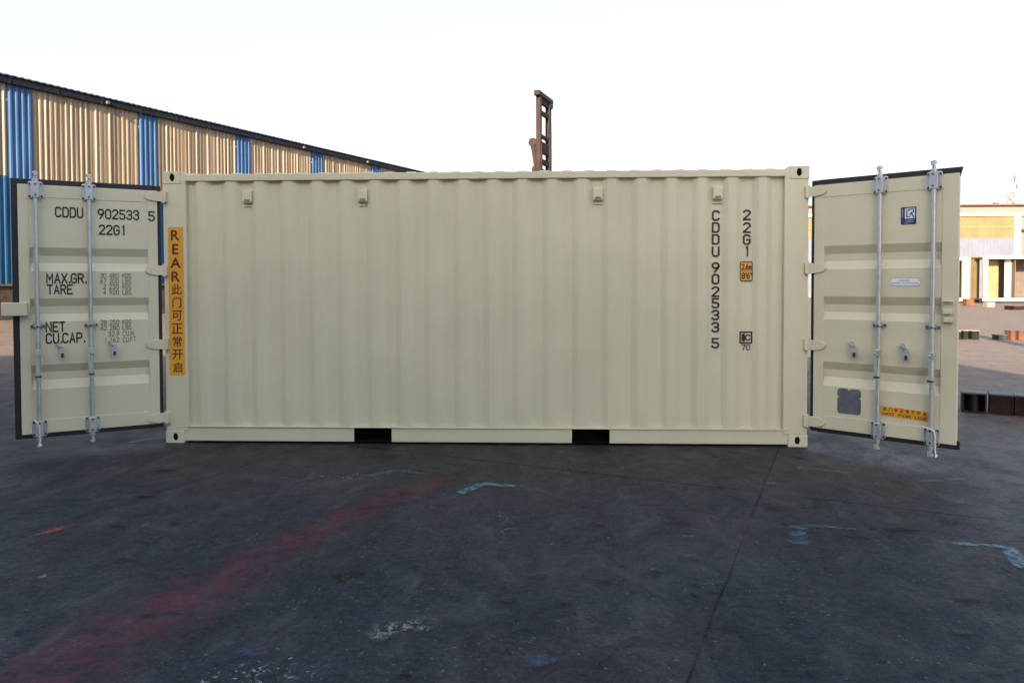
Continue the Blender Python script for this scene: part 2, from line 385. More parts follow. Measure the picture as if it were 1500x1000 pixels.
def ground_strip(name, pts, widths, mat, z=0.004):
    """strip along pts; UV.x runs 0 at the rim to 1 at the middle"""
    P = [Vector((x, y, 0)) for x, y in pts]; rows = []
    for i, p in enumerate(P):
        d = (P[min(i + 1, len(P) - 1)] - P[max(i - 1, 0)]).normalized(); n = Vector((-d.y, d.x, 0)); w = widths[i]
        rows.append([p + n * w * k for k in (-1, -0.5, 0, 0.5, 1)])
    me = bpy.data.meshes.new(name)
    vs = [(q.x, q.y, z) for r in rows for q in r]; fs = []
    for i in range(len(rows) - 1):
        for k in range(4): fs.append((i * 5 + k, (i + 1) * 5 + k, (i + 1) * 5 + k + 1, i * 5 + k + 1))
    me.from_pydata(vs, [], fs); uv = me.uv_layers.new(name="UVMap")
    end = lambda i: 0.0 if len(rows) > 2 and i in (0, len(rows) - 1) else 1.0
    for lp in me.loops:
        i, k = divmod(lp.vertex_index, 5); uv.data[lp.index].uv = ((0, 0.5, 1, 0.5, 0)[k] * end(i), 0)
    me.materials.append(mat)
    o = bpy.data.objects.new(name, me); col.objects.link(o); tag(o, kind='structure'); return o
red = mark_material("faded_red_floor_paint", (0.145, 0.022, 0.036), 0.46, soft=1.0, cut=(0.28, 0.70), scale=7)
ground_strip("road_marking", [(-1.42, -4.35), (-1.34, -4.05), (-1.27, -3.70), (-1.13, -3.25), (-0.93, -2.75), (-0.73, -2.2), (-0.52, -1.75), (-0.27, -1.33), (-0.12, -1.08)],
             [0.34, 0.42, 0.45, 0.40, 0.33, 0.28, 0.28, 0.26, 0.2], red)
teal = mark_material("worn_teal_floor_paint", (0.085, 0.19, 0.215), 0.85, soft=0.6, cut=(0.36, 0.6), scale=12)
blue = mark_material("worn_blue_floor_paint", (0.11, 0.21, 0.28), 0.72, soft=0.6, cut=(0.34, 0.6), scale=14)
faint = mark_material("rubbed_teal_floor_paint", (0.06, 0.14, 0.175), 0.65, soft=0.8, cut=(0.36, 0.64), scale=10)
orng = mark_material("worn_orange_floor_paint", (0.24, 0.05, 0.02), 0.75, soft=0.7, cut=(0.36, 0.6), scale=10)
wht = mark_material("white_paint_scuffs", (0.30, 0.33, 0.35), 0.8, soft=0.8, cut=(0.56, 0.66), scale=34)
def lmark(a, b, c, w1, w2, mat, z=0.004):
    ground_strip("road_marking", [a, b], [w1, w1], mat, z); ground_strip("road_marking", [b, c], [w2, w2], mat, z + 0.003)
lmark((-0.80, -1.12), (-0.60, -0.93), (-0.40, -1.05), 0.06, 0.05, faint)
lmark((-0.03, -1.56), (0.12, -1.31), (0.37, -1.37), 0.055, 0.05, teal)
lmark((2.06, -2.50), (2.17, -2.17), (2.50, -2.22), 0.075, 0.03, faint)
lmark((2.95, -2.44), (3.22, -2.50), (3.13, -2.82), 0.04, 0.07, blue)
ground_strip("road_marking", [(2.62, -0.72), (3.0, -0.9)], [0.06, 0.05], faint)
ground_strip("road_marking", [(3.45, -1.15), (3.8, -1.06)], [0.09, 0.06], faint)
ground_strip("road_marking", [(-3.45, -0.1), (-3.2, 0.22)], [0.07, 0.06], faint)
ground_strip("road_marking", [(-2.52, -2.54), (-2.44, -2.40), (-2.36, -2.26)], [0.04, 0.07, 0.05], orng)
pale_line = mark_material("worn_white_yard_line", (0.34, 0.30, 0.26), 0.7, soft=0.6, cut=(0.3, 0.6), scale=6)
ground_strip("road_marking", [(8.55, 7.0), (8.95, 6.95), (9.4, 6.75)], [0.06, 0.07, 0.06], pale_line)
orange_line = mark_material("worn_orange_yard_line", (0.26, 0.10, 0.045), 0.6, soft=0.6, cut=(0.3, 0.6), scale=3)
ground_strip("road_marking", [(-18.0, 15.2), (-14.4, 14.9), (-9.0, 14.4)], [0.18, 0.18, 0.18], orange_line)
pit = mark_material("dark_oil_blotch", (0.006, 0.006, 0.007), 0.65, soft=0.7, cut=(0.30, 0.52), scale=16)
rub = mark_material("pale_dust_smear", (0.085, 0.092, 0.105), 0.32, soft=1.0, cut=(0.30, 0.75), scale=5)
ylw = mark_material("worn_yellow_floor_paint", (0.13, 0.09, 0.025), 0.7, soft=0.5, cut=(0.35, 0.55), scale=30)
blu2 = mark_material("smudged_blue_floor_paint", (0.03, 0.075, 0.16), 0.6, soft=0.8, cut=(0.35, 0.65), scale=18)
rb = random.Random(11)
def blot(x, y, r, mat, z):
    a = rb.uniform(-0.5, 0.6); d = Vector((math.cos(a), math.sin(a)))
    ground_strip("road_marking", [(x + d.x * r * k, y + d.y * r * k) for k in (-1, -0.5, 0.1, 0.6, 1)], [r * rb.uniform(0.2, 0.4), r * rb.uniform(0.4, 0.7), r * rb.uniform(0.4, 0.7), r * rb.uniform(0.3, 0.6), r * 0.15], mat, z)
for i, (x, y, r) in enumerate(((2.79, -2.21, .13), (2.6, -3.19, .09), (1.35, -3.08, .045), (1.32, -3.2, .045), (1.84, -3.16, .04), (2.38, -3.55, .05), (2.3, -3.86, .07), (0.92, -2.19, .05), (0.87, -3.05, .05), (0.56, -3.01, .06),
        (-2.09, -2.31, .08), (-2.26, -1.7, .10), (-0.39, -1.81, .05), (-0.73, -2.56, .06), (-1.24, -3.5, .06), (1.6, -3.88, .05), (0.35, -2.73, .05), (0.2, -2.58, .04), (1.04, -3.18, .05), (-1.7, -1.3, .09), (-2.5, -1.0, .12), (0.7, -3.3, .06), (0.4, -3.3, .05), (1.1, -2.7, .05), (-0.1, -2.9, .05))):
    blot(x, y, r, pit, 0.0165 + 0.0002 * i)
for i, (x, y, r) in enumerate(((1.74, -2.25, .55), (1.45, -2.75, .6), (-1.75, -1.15, .6), (-1.9, -1.75, .5), (0.7, -2.9, .7), (0.2, -3.4, .5), (2.4, -1.3, .6), (-2.4, -3.0, .5))):
    blot(x, y, r, rub, 0.0022 + 0.0002 * i)
for i, (x, y, r, mt) in enumerate(((1.44, -2.43, .04, ylw), (2.29, -1.28, .045, ylw), (-1.91, -2.34, .03, ylw), (1.38, -2.73, .06, blu2), (0.56, -3.86, .09, blu2), (-0.62, -3.83, .09, blu2))):
    blot(x, y, r, mt, 0.022 + 0.0002 * i)
splat = mark_material("white_paint_splat", (0.22, 0.25, 0.27), 0.75, soft=0.8, cut=(0.46, 0.62), scale=28)
ground_strip("road_marking", [(-0.19, -3.72), (-0.12, -3.62), (-0.04, -3.58), (0.05, -3.56), (0.13, -3.52)], [0.06, 0.09, 0.08, 0.09, 0.06], splat, 0.014)
for pts, w in (
               (((-1.35, -1.2), (-1.15, -1.12), (-0.95, -1.15), (-0.8, -1.0)), (0.15, 0.2, 0.2, 0.1)),
               (((0.25, -1.9), (0.3, -2.1), (0.36, -2.3), (0.4, -2.5)), (0.06, 0.08, 0.08, 0.06)),
               (((-0.9, -4.1), (-0.6, -4.0), (-0.4, -3.95), (-0.2, -3.9)), (0.12, 0.16, 0.16, 0.1))):
    ground_strip("road_marking", list(pts), list(w), wht, 0.011)

# ------------------------------------------------------------------ the shipping container
L, H, W = 3.029, 2.591, 2.438
box = thing("shipping_container", (0, 0, 0), "large cream shipping container with one door swung open at each end", "shipping container")
BEI = MAT['beige']

def wall_profile():
    """corrugated side: 20 outward crests, 0.277 m pitch"""
    pts = [(-2.83, 0.050)]
    for k in range(20):
        c = -2.659 + 0.2773 * k
        pts += [(c - 0.104, 0.050), (c - 0.092, 0.050), (c - 0.083, 0.0475), (c - 0.042, 0.0165), (c - 0.032, 0.014), (c - 0.022, 0.014), (c + 0.022, 0.014), (c + 0.032, 0.014), (c + 0.042, 0.0165), (c + 0.083, 0.0475), (c + 0.092, 0.050), (c + 0.104, 0.050)]
    return pts + [(2.83, 0.050)]
pr = wall_profile()
def make_wall(y_of):
    m = MB()
    front = [(x, y_of(y)) for x, y in pr]; back = [(x, y_of(y + 0.004)) for x, y in pr]
    m.sheet([(x, y, 0.164) for x, y in front], [(x, y, 2.497) for x, y in front])
    m.sheet([(x, y, 2.497) for x, y in back], [(x, y, 0.164) for x, y in back])
    return m
wall = make_wall(lambda y: y).build("side_wall", BEI, box, fix=False, smooth=True)
make_wall(lambda y: W - y).build("side_wall", BEI, box, fix=False)
# rails
for sy in (0, 1):
    Yf = (lambda a, b: (a, b)) if sy == 0 else (lambda a, b: (W - b, W - a))
    m = MB(); m.box(-2.86, 2.86, *Yf(0.002, 0.062), 2.496, 2.561)
    m.build("top_side_rail", BEI, box, bevel=0.006)
    m = MB(); xs = [-2.853, -1.21, -0.85, 0.855, 1.207, 2.853]
    for a, b in ((xs[0], xs[1]), (xs[2], xs[3]), (xs[4], xs[5])):
        m.box(a, b, *Yf(0.012, 0.018), 0.030, 0.155); m.box(a, b, *Yf(0.0125, 0.06), 0.022, 0.0295)
    m.box(xs[0], xs[5], *Yf(-0.001, 0.060), 0.1555, 0.1635)
    m.build("bottom_side_rail", BEI, box, bevel=0.0015)
m = MB()
for xa, xb in ((-1.21, -0.85), (0.855, 1.207)):
    m.box(xa - 0.006, xa - 0.0005, 0.020, W - 0.02, 0.03, 0.150); m.box(xb + 0.0005, xb + 0.006, 0.020, W - 0.02, 0.03, 0.150)
    m.box(xa - 0.006, xb + 0.006, 0.020, W - 0.02, 0.1505, 0.1545)
    m.box(xa, xb, 0.021, W - 0.03, 0.018, 0.0295); m.box(xa, xb, 0.16, 0.166, 0.0300, 0.1500); m.box(xa, xb, W - 0.166, W - 0.16, 0.0300, 0.1500)  # dark back plates added inside the fork pockets so they look black
for k in range(16):
    x = -2.6 + k * 0.345
    if not any(a - 0.06 < x < b + 0.06 for a, b in ((-1.21, -0.85), (0.855, 1.207))): m.box(x, x + 0.005, 0.065, W - 0.065, 0.045, 0.1545)
m.build("underframe", MAT['dark'], box)
m = MB(); m.box(-2.9, 2.9, 0.062, W - 0.062, 0.166, 0.192); m.build("floor_board", MAT['ply'], box)
# roof with die-stamped ribs across
m = MB(); pts = [(-2.86, 2.548)]
k = -2.80
while k < 2.72:
    pts += [(k, 2.550), (k + 0.016, 2.574), (k + 0.100, 2.574), (k + 0.116, 2.550)]; k += 0.209
pts += [(2.86, 2.548)]
m.sheet([(x, 0.040, z) for x, z in pts], [(x, W - 0.040, z) for x, z in pts])
low = [(x, 2.5475) for x, z in pts]
m.sheet([(x, 0.040, z) for x, z in low], [(x, 0.040, z) for x, z in pts]); m.sheet([(x, W - 0.04, z) for x, z in pts], [(x, W - 0.04, z) for x, z in low])
m.build("roof", BEI, box, fix=False)
# posts
for sx in (-1, 1):
    for sy in (0, 1):
        m = MB()
        X = lambda a, b: tuple(sorted((sx * a, sx * b))); Yv = lambda a, b: (a, b) if sy == 0 else (W - b, W - a)
        m.box(*X(2.806, 3.022), *Yv(0.004, 0.011), 0.120, 2.471)
        m.box(*X(3.014, 3.0219), *Yv(0.0115, 0.16), 0.120, 2.471)
        m.box(*X(2.806, 2.812), *Yv(0.0115, 0.07), 0.1645, 2.4955)
        m.prism([(sx * 2.806, 2.4715), (sx * 2.849, 2.4715), (sx * 2.849, 2.585), (sx * 2.835, 2.583), (sx * 2.80, 2.5625), (sx * 2.806, 2.5615)], *Yv(0.003, 0.02))
        m.build("corner_post", BEI, box, bevel=0.002)
    m = MB(); m.box(*X(2.90, 3.02), 0.163, W - 0.163, 2.47, 2.585); m.build("end_header", BEI, box, bevel=0.004)
    m = MB(); m.box(*X(2.90, 3.02), 0.163, W - 0.163, 0.03, 0.165); m.build("end_sill", BEI, box, bevel=0.004)
# castings with their oval side hole
def casting(sx, sy, top):
    m = MB(); x0, x1 = sorted((sx * (L - 0.178), sx * L)); z0, z1 = (H - 0.118, H) if top else (0.0, 0.118)
    if top: z0 += 0.0005
    Yv = (lambda y: y) if sy == 0 else (lambda y: W - y)
    n = 32; cx = sx * (L - 0.089 - 0.004); cz = (z0 + z1) / 2; xc = (x0 + x1) / 2
    out, inn, rect = [], [], []
    for k in range(n):
        a = 2 * math.pi * k / n; c, s = math.cos(a), math.sin(a)
        q = max(abs(c), abs(s)); hx, hz, rr = (x1 - x0) / 2, (z1 - z0) / 2, 0.012
        px, pz = c / q * hx, s / q * hz
        inn.append((cx + c * 0.0235, cz + s * 0.036 + 0.0))
        rect.append((xc + px, cz + pz))
    m.add([(x, Yv(0), z) for x, z in rect] + [(x, Yv(0), z) for x, z in inn] + [(x, Yv(0.03), z) for x, z in inn] + [(x, Yv(0.162), z) for x, z in rect] + [(cx, Yv(0.055), cz)],
          [(i, (i + 1) % n, n + (i + 1) % n, n + i) for i in range(n)] + [(n + i, n + (i + 1) % n, 2 * n + (i + 1) % n, 2 * n + i) for i in range(n)]
          + [((i + 1) % n, i, 3 * n + i, 3 * n + (i + 1) % n) for i in range(n)] + [(2 * n + i, 2 * n + (i + 1) % n, 4 * n) for i in range(n)] + [tuple(3 * n + i for i in range(n))])
    o = m.build("corner_casting", BEI, box, bevel=0.006)
    o.modifiers["bevel"].angle_limit = R(60)
    # dark sheet in the hole, standing for the shade of the hollow
    d = MB(); d.add([(x, Yv(0.012), z) for x, z in inn], [tuple(range(n))]); d.build("casting_hole_shade", MAT['dark'], o, fix=False)
for sx in (-1, 1):
    for sy in (0, 1):
        for top in (0, 1): casting(sx, sy, top)
# ventilators in four of the troughs
for x in (-2.214, -1.108, 1.097, 2.199):
    m = MB(); m.prism([(0.049, 2.412), (0.004, 2.396), (0.002, 2.300), (0.012, 2.288), (0.049, 2.288)], x - 0.043, x + 0.043, 'x')
    m.box(x - 0.042, x + 0.042, 0.036, 0.049, 2.255, 2.260)
    m.box(x - 0.052, x + 0.052, 0.045, 0.0492, 2.250, 2.430)
    v = m.build("vent", BEI, box, bevel=0.004)
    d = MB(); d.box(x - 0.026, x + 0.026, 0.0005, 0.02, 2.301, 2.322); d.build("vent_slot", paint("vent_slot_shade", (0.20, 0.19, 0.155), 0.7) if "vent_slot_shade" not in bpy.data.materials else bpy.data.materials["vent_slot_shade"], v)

# ---- writing on the side wall
SP = lambda x, z: (x, 0.0455, z)
zz = lambda px: 2.188 - 0.0063 * (px - 308)
for word, pxs, xc in (("CDDU", (315, 332.5, 350, 368), 2.19), ("902533", (391.5, 408.5, 427, 444, 461.5, 479.5), 2.19), ("5", (503,), 2.19), ("22G1", (314.5, 333, 350.5, 367.5), 2.475)):
    m = MB()
    for ch, px in zip(word, pxs):
        w = 0.028 if ch != '1' else 0.016
        stroke(m, ch, xc - w, xc + w, zz(px) - 0.05, zz(px) + 0.05, SP, 0.62)
    m.build("lettering", MAT['black'], wall, fix=False)
# the boxed mark with 70 beneath
m = MB()
a, b_, z0, z1 = 2.426, 2.533, 0.962, 1.062; SPc = lambda x, z: (x - 0.008, 0.0440, z)
ribbon(m, [(a, z0), (b_, z0), (b_, z1), (a, z1), 'c'], 0.007, SPc)
ribbon(m, [(2.462, z0 + 0.008), (2.462, z1 - 0.008)], 0.004, SPc)
stroke(m, 'i', 2.437, 2.449, z0 + 0.018, z1 - 0.016, SPc, 0.8)
stroke(m, 'C', 2.476, 2.518, z0 + 0.022, z1 - 0.022, SPc, 0.75)
stroke(m, '70', 2.443, 2.515, 0.893, 0.948, SPc, 0.5)
m.build("size_mark", MAT['black'], wall, fix=False)
SP1 = lambda x, z: (x, 0.0465, z); SP2 = lambda x, z: (x, 0.0455, z); SP3 = lambda x, z: (x, 0.0447, z)
def decal(name, poly, y, mat, parent):
    d = MB(); d.prism(poly, y, y + 0.0008); return d.build(name, mat, parent)
st = decal("height_sticker", rrect(2.412, 2.530, 1.533, 1.718, 0.02), 0.0425, MAT['brownink'], box)
decal("sticker_face", rrect(2.420, 2.522, 1.543, 1.708, 0.014), 0.0415, MAT['orange'], st)
m = MB(); P = lambda x, z: (x - 0.008, 0.0407, z)
stroke(m, "2.6m", 2.438, 2.524, 1.638, 1.696, P, 0.8); stroke(m, "8'6\"", 2.440, 2.522, 1.556, 1.616, P, 0.8)
ribbon(m, [(2.436, 1.627), (2.525, 1.627)], 0.002, P)
m.build("lettering", MAT['brownink'], st, fix=False)
# ---- warning strip on the left post
st = decal("warning_sticker", [(-2.982, 0.652), (-2.834, 0.652), (-2.834, 2.062), (-2.982, 2.062)], 0.0025, MAT['orange'], box)
m = MB(); P = lambda x, z: (x, 0.0016, z)
for ch, z in zip("REAR", (1.985, 1.853, 1.722, 1.592)): glyph(m, ch, -2.911, z, 0.098, P, 1.05, 0.02)
for ch, z in zip("\u6b64\u95e8\u53ef\u6b63\u5e38\u5f00\u542f", (1.470, 1.346, 1.222, 1.098, 0.974, 0.850, 0.726)): glyph(m, ch, -2.904, z, 0.098, P, 1.0, 0.014)
m.build("lettering", MAT['brownink'], st, fix=False)

# ------------------------------------------------------------------ doors
A_L, A_R = 0.5278, 0.6842
GRV = ((1.850, 1.776, 1.713, 1.640), (1.397, 1.325, 1.257, 1.190), (0.806, 0.737, 0.668, 0.588))
def make_door(sx):
    o = 1 if sx < 0 else -1                                  # local +y (left) or -y (right) faces the photographer
    Q = lambda u, w, z: (u, o * w, z)
    ang = math.pi + A_L if sx < 0 else -A_R
    uf = 1.125 if sx < 0 else 1.164                          # free edge of the leaf
    # leaf: one corrugated panel in a welded frame
    m = MB(); prof = [(0.0, 0.30)]
    for g4 in reversed(GRV):
        t1, t2, t3, t4 = g4
        prof += [(0.0, t4), (-0.036, t3), (-0.036, t2), (0.0, t1)]
    prof += [(0.0, 2.29)]
    m.prism([(w, z) for w, z in prof] + [(-0.046, 2.29), (-0.046, 0.30)], 0.100, 1.050, 'x')
    m.map(Q)
    leaf = m.build("door", BEI, box)
    leaf.location = (sx * (L + 0.0069), -0.02, 0); leaf.rotation_euler = (0, 0, ang)
    f = MB()
    f.box(0.030, 0.115, -0.050, 0.004, 0.195, 2.402); f.box(1.045, uf, -0.050, 0.004, 0.195, 2.402)
    f.box(0.1151, 1.0449, -0.050, 0.0038, 2.288, 2.4018); f.box(0.1151, 1.0449, -0.050, 0.0038, 0.1952, 0.318)
    f.map(Q).build("door_frame", BEI, leaf, bevel=0.004)
    gk = MB(); ge = 1.176 if sx < 0 else 1.186
    for (u0, u1, z0, z1) in ([(0, 0.06, 0.16, 2.45), (0.06, ge, 2.37, 2.452), (0.06, ge, 0.156, 0.23)] + ([(1.10, ge, 0.2301, 2.3699)] if sx < 0 else [])):
        gk.prism([(u0, z0), (u1, z0), (u1, z1), (u0, z1)], -0.040, -0.012)
    if sx > 0: gk.v = [((x - 0.022 if x > 1.18 and 2.36 < z < 2.40 else x), y, z) for x, y, z in gk.v]
    gk.map(Q).build("door_gasket", MAT['rubber'], leaf, bevel=0.006)
    # hinges
    for z in (2.349, 1.652, 0.951, 0.250):
        h = MB(); n = 10; top = [(-0.030, z - 0.045), (0.045, z - 0.047)]
        for k in range(n + 1):
            a = -math.pi / 2 + math.pi * k / n; top.append((0.045 + 0.095 * math.cos(a), z + 0.044 * math.sin(a)))
        top += [(-0.030, z + 0.045)]
        h.prism(top, 0.0045, 0.020)
        h.tube([(-0.020, 0.010, z - 0.058), (-0.020, 0.010, z + 0.058)], 0.014, 12)
        h.map(Q).build("hinge", BEI, leaf, bevel=0.004)
        lug = MB(); a, b = sorted((sx * 3.020, sx * 2.985)); lug.box(a, b, -0.026, 0.006, z - 0.052, z + 0.052)
        lug.build("hinge_lug", BEI, box, bevel=0.003)
    # locking bars
    for bi, u in enumerate((0.585, 0.990)):
        w = 0.040; bar = MB()
        bar.lathe((u, w), [(0.018, 0.255), (0.018, 2.335)], 16)
        bar.map(Q); bar = bar.build("locking_bar", MAT['zinc'], leaf, smooth=True)
        for s, zc in ((1, 2.352), (-1, 0.245)):
            k = MB(); k.prism(rrect(u - 0.058, u + 0.058, zc - 0.078, zc + 0.078, 0.022, 3), 0.0045, 0.014)
            k.box(u - 0.030, u + 0.030, 0.0145, 0.062, zc - 0.070, zc + 0.070)
            k.map(Q).build("bar_bracket", MAT['zinc'], leaf, bevel=0.005)
            q = MB(); zs = zc + s * 0.0705
            q.lathe((u, w), sorted([(0.024, zs), (0.024, zs + s * 0.022), (0.017, zs + s * 0.026), (0.017, zs + s * 0.040), (0.011, zs + s * 0.044), (0.011, zs + s * 0.066), (0.020, zs + s * 0.070), (0.021, zs + s * 0.088), (0.010, zs + s * 0.094)], key=lambda t: t[1]), 12)
            q.box(u - 0.020, u + 0.006, w + 0.006, w + 0.030, min(zs + s * 0.05, zs + s * 0.085), max(zs + s * 0.05, zs + s * 0.085))
            q.map(Q).build("locking_cam", MAT['zinc'], leaf, smooth=True)
            for p0, p1, r in [((u + du, 0.0142, zc + dz), (u + du, 0.022, zc + dz), 0.009) for du in (-0.045, 0.045) for dz in (-0.055, 0.055)] + [((u - 0.004, 0.0622, zc + dz), (u - 0.004, 0.067, zc + dz), 0.008) for dz in (-0.045, 0.05)]:
                bt = MB(); bt.tube([p0, p1], r, 8); bt.map(Q).build("bolt", MAT['bolt'], leaf)
        gd = MB(); gd.prism(rrect(u - 0.056, u + 0.056, 1.135, 1.168, 0.012, 3), 0.0008, 0.009); gd.tube([(u - 0.022, 0.009, 1.152), (u - 0.020, 0.05, 1.152), (u, 0.064, 1.152), (u + 0.020, 0.05, 1.152), (u + 0.022, 0.009, 1.152)], 0.011, 8)
        gd.map(Q).build("bar_guide", MAT['zincdull'], leaf, bevel=0.002)
        for p0, p1 in [((u + du, 0.009, 1.152), (u + du, 0.016, 1.152)) for du in (-0.043, 0.043)] + [((u, 0.074, 1.152), (u, 0.080, 1.152))]:
            bt = MB(); bt.tube([p0, p1], 0.008, 8); bt.map(Q).build("bolt", MAT['bolt'], leaf)
        # handle hanging along the bar
        e = 1 if sx < 0 else -1
        hb = MB(); hb.box(u - 0.024, u + 0.024, 0.030, 0.082, 0.890, 0.945)
        s_ = (e * (0.020 if bi == 0 else 0.008))
        hb.prism([(u + s_ - 0.013, 0.8895), (u + s_ + 0.013, 0.8895), (u + s_ * 0.2 + 0.013, 0.72), (u - s_ * 0.4 + 0.011, 0.655), (u - s_ * 0.4 - 0.011, 0.655), (u + s_ * 0.2 - 0.013, 0.72)], 0.070, 0.080)
        hb.tube([(u + s_, 0.0845, 0.915), (u + s_, 0.090, 0.915)], 0.011, 8)
        hb.map(Q).build("door_handle", MAT['zinc'], leaf, bevel=0.003)
        rv = MB(); rv.box(u - 0.026, u + 0.020, 0.060, 0.086, 0.702, 0.716); rv.map(Q).build("handle_grip", MAT['bolt'], leaf, bevel=0.002)
    # handle catches
    for u in (0.400, 0.808):
        e = 1 if sx < 0 else -1; u = u - (0.006 if sx > 0 else 0)
        c = MB(); c.tube([(u + e * 0.036, 0.0008, 0.985), (u + e * 0.034, 0.030, 0.980), (u + e * 0.006, 0.050, 0.956)], [0.017, 0.015, 0.014], 8)
        c.map(Q).build("catch_arm", MAT['zincdull'], leaf, smooth=True)
        c = MB(); c.prism(rrect(u - 0.024, u + 0.024, 0.848, 0.968, 0.016, 3), 0.044, 0.052); c.map(Q)
        c.build("handle_catch", MAT['zinc'], leaf, bevel=0.002)
        c = MB(); c.prism(rrect(u - 0.012, u + 0.012, 0.866, 0.908, 0.010, 3), 0.0523, 0.055); c.map(Q).build("catch_slot", MAT['bolt'], leaf)
    # lock box on the free edge
    c = MB()
    if sx < 0:
        c.box(1.062, 1.250, 0.0045, 0.060, 1.247, 1.364)
        c.map(Q).build("lock_box", BEI, leaf, bevel=0.006)
    else:
        c.box(1.055, 1.135, 0.0045, 0.012, 1.185, 1.372); c.box(1.058, 1.132, 0.0125, 0.062, 1.362, 1.370); c.box(1.064, 1.126, 0.0125, 0.050, 1.262, 1.300); c.box(1.072, 1.128, 0.0125, 0.055, 1.195, 1.232)
        c.map(Q).build("lock_box", BEI, leaf, bevel=0.004)
    return leaf, Q
DL, QL = make_door(-1)
P = lambda u, z: QL(u, 0.002, z)
P6 = lambda u, z: QL(u, 0.006, z)
written("lettering", MAT['black'], DL, ("CDDU", 0.843, 0.637, 2.118, 2.216, P), ("902533", 0.512, 0.187, 2.117, 2.212, P), ("22G1", 0.506, 0.302, 1.972, 2.068, P),
        ("5", 0.102, 0.057, 2.112, 2.208, P6), ("MAX.GR.", 0.918, 0.622, 1.527, 1.622, P), ("TARE", 0.914, 0.728, 1.430, 1.522, P),
        ("NET", 0.930, 0.790, 1.093, 1.190, P), ("CU.CAP.", 0.930, 0.642, 0.990, 1.087, P))
for s1, s2, ua, ub, uc, ud, z0, z1 in (("30 480", "KGS", 0.506, 0.360, 0.328, 0.258, 1.577, 1.622), ("67 200", "LBS", 0.506, 0.360, 0.328, 0.258, 1.526, 1.571),
    ("2 230", "KGS", 0.482, 0.360, 0.328, 0.258, 1.475, 1.520), ("4 920", "LBS", 0.482, 0.360, 0.328, 0.258, 1.424, 1.469),
    ("28 250", "KGS", 0.508, 0.362, 0.332, 0.262, 1.148, 1.193), ("62 280", "LBS", 0.508, 0.362, 0.332, 0.262, 1.097, 1.142),
    ("32.9", "CU.M.", 0.450, 0.362, 0.330, 0.236, 1.040, 1.085), ("1 162", "CU.FT", 0.480, 0.362, 0.330, 0.226, 0.983, 1.028)):
    written("small_lettering", MAT['greyink'], DL, (s1, ua, ub, z0, z1, P), (s2, uc, ud, z0, z1, P), weight=0.42)
DR, QR = make_door(1)
def ddecal(name, poly, w, mat, parent):
    d = MB(); d.prism(poly, w, w + 0.0012); d.map(QR); return d.build(name, mat, parent)
s1 = ddecal("class_sticker", rrect(0.740, 0.856, 2.006, 2.153, 0.006), 0.0010, MAT['navy'], DR)
ddecal("sticker_emblem", rrect(0.771, 0.846, 2.056, 2.142, 0.005), 0.0026, MAT['white'], DR)
m = MB(); P = lambda u, z: QR(u, 0.0044, z)
ribbon(m, [(0.786, 2.130), (0.786, 2.070), (0.806, 2.070)], 0.0045, P)
ribbon(m, [(0.802, 2.122), (0.802, 2.132), (0.833, 2.132), (0.836, 2.124), (0.836, 2.110), (0.812, 2.100), (0.812, 2.083)], 0.0045, P); ribbon(m, [(0.822, 2.098), (0.838, 2.066)], 0.005, P)
m.build("emblem_letters", MAT['navy'], DR, fix=False)
m = MB(); P = lambda u, z: QR(u, 0.0030, z)
for z, a, b in ((2.040, 0.775, 0.838), (2.028, 0.780, 0.832), (2.016, 0.770, 0.800)): ribbon(m, [(a, z), (b, z)], 0.002, P)
ribbon(m, [(0.752, 2.070), (0.752, 2.135)], 0.0025, P)
m.build("sticker_print", MAT['paleink'], DR, fix=False)
ddecal("oval_plate", rrect(0.658, 0.897, 1.488, 1.560, 0.034), 0.0010, MAT['paleink'], DR)
ddecal("oval_plate_face", rrect(0.663, 0.892, 1.494, 1.554, 0.029), 0.0024, MAT['white'], DR)
m = MB(); P = lambda u, z: QR(u, 0.0040, z)
for z, segs in ((1.536, ((0.735, 0.760), (0.765, 0.812))), (1.514, ((0.678, 0.715), (0.722, 0.738), (0.757, 0.80), (0.805, 0.84), (0.855, 0.875)))):
    for a, b in segs: ribbon(m, [(a, z), (b, z)], 0.0045, P)
m.build("plate_print", MAT['paleink'], DR, fix=False)
pts = rrect(0.243, 0.440, 0.352, 0.577, 0.028)
def notch(pts):
    out = []
    n = len(pts)
    for i, p in enumerate(pts):
        out.append(p); q = pts[(i + 1) % n]
        if abs(p[1] - q[1]) < 1e-6 and p[1] > 0.5: mx = 0.3415; out += [(mx + 0.016, p[1]), (mx, p[1] - 0.016), (mx - 0.016, p[1])]
        elif abs(p[0] - q[0]) < 1e-6:
            s = -1 if p[0] > 0.34 else 1; d = 1 if q[1] > p[1] else -1
            out += [(p[0], 0.500 - d * 0.014), (p[0] + s * 0.014, 0.500), (p[0], 0.500 + d * 0.014)]
    return out
ddecal("adhesive_pad", notch(pts), 0.0010, MAT['pad'], DR)
ddecal("warning_sticker", [(0.600, 0.374), (0.972, 0.360), (0.972, 0.444), (0.600, 0.457)], 0.0010, MAT['orange'], DR)
m = MB(); P = lambda u, z: QR(u, 0.0030, z + (0.786 - u) * 0.036)
for i, ch in enumerate("\u6b64\u95e8\u975e\u6b63\u5e38\u4e0d\u5f00\u542f"): glyph(m, ch, 0.634 + i * 0.043, 0.429, 0.030, P, 1.0, 0.02)
stroke(m, "NOT FOR USE", 0.618, 0.955, 0.376, 0.401, P, 0.6)
m.build("sticker_lettering", MAT['brownink'], DR, fix=False)

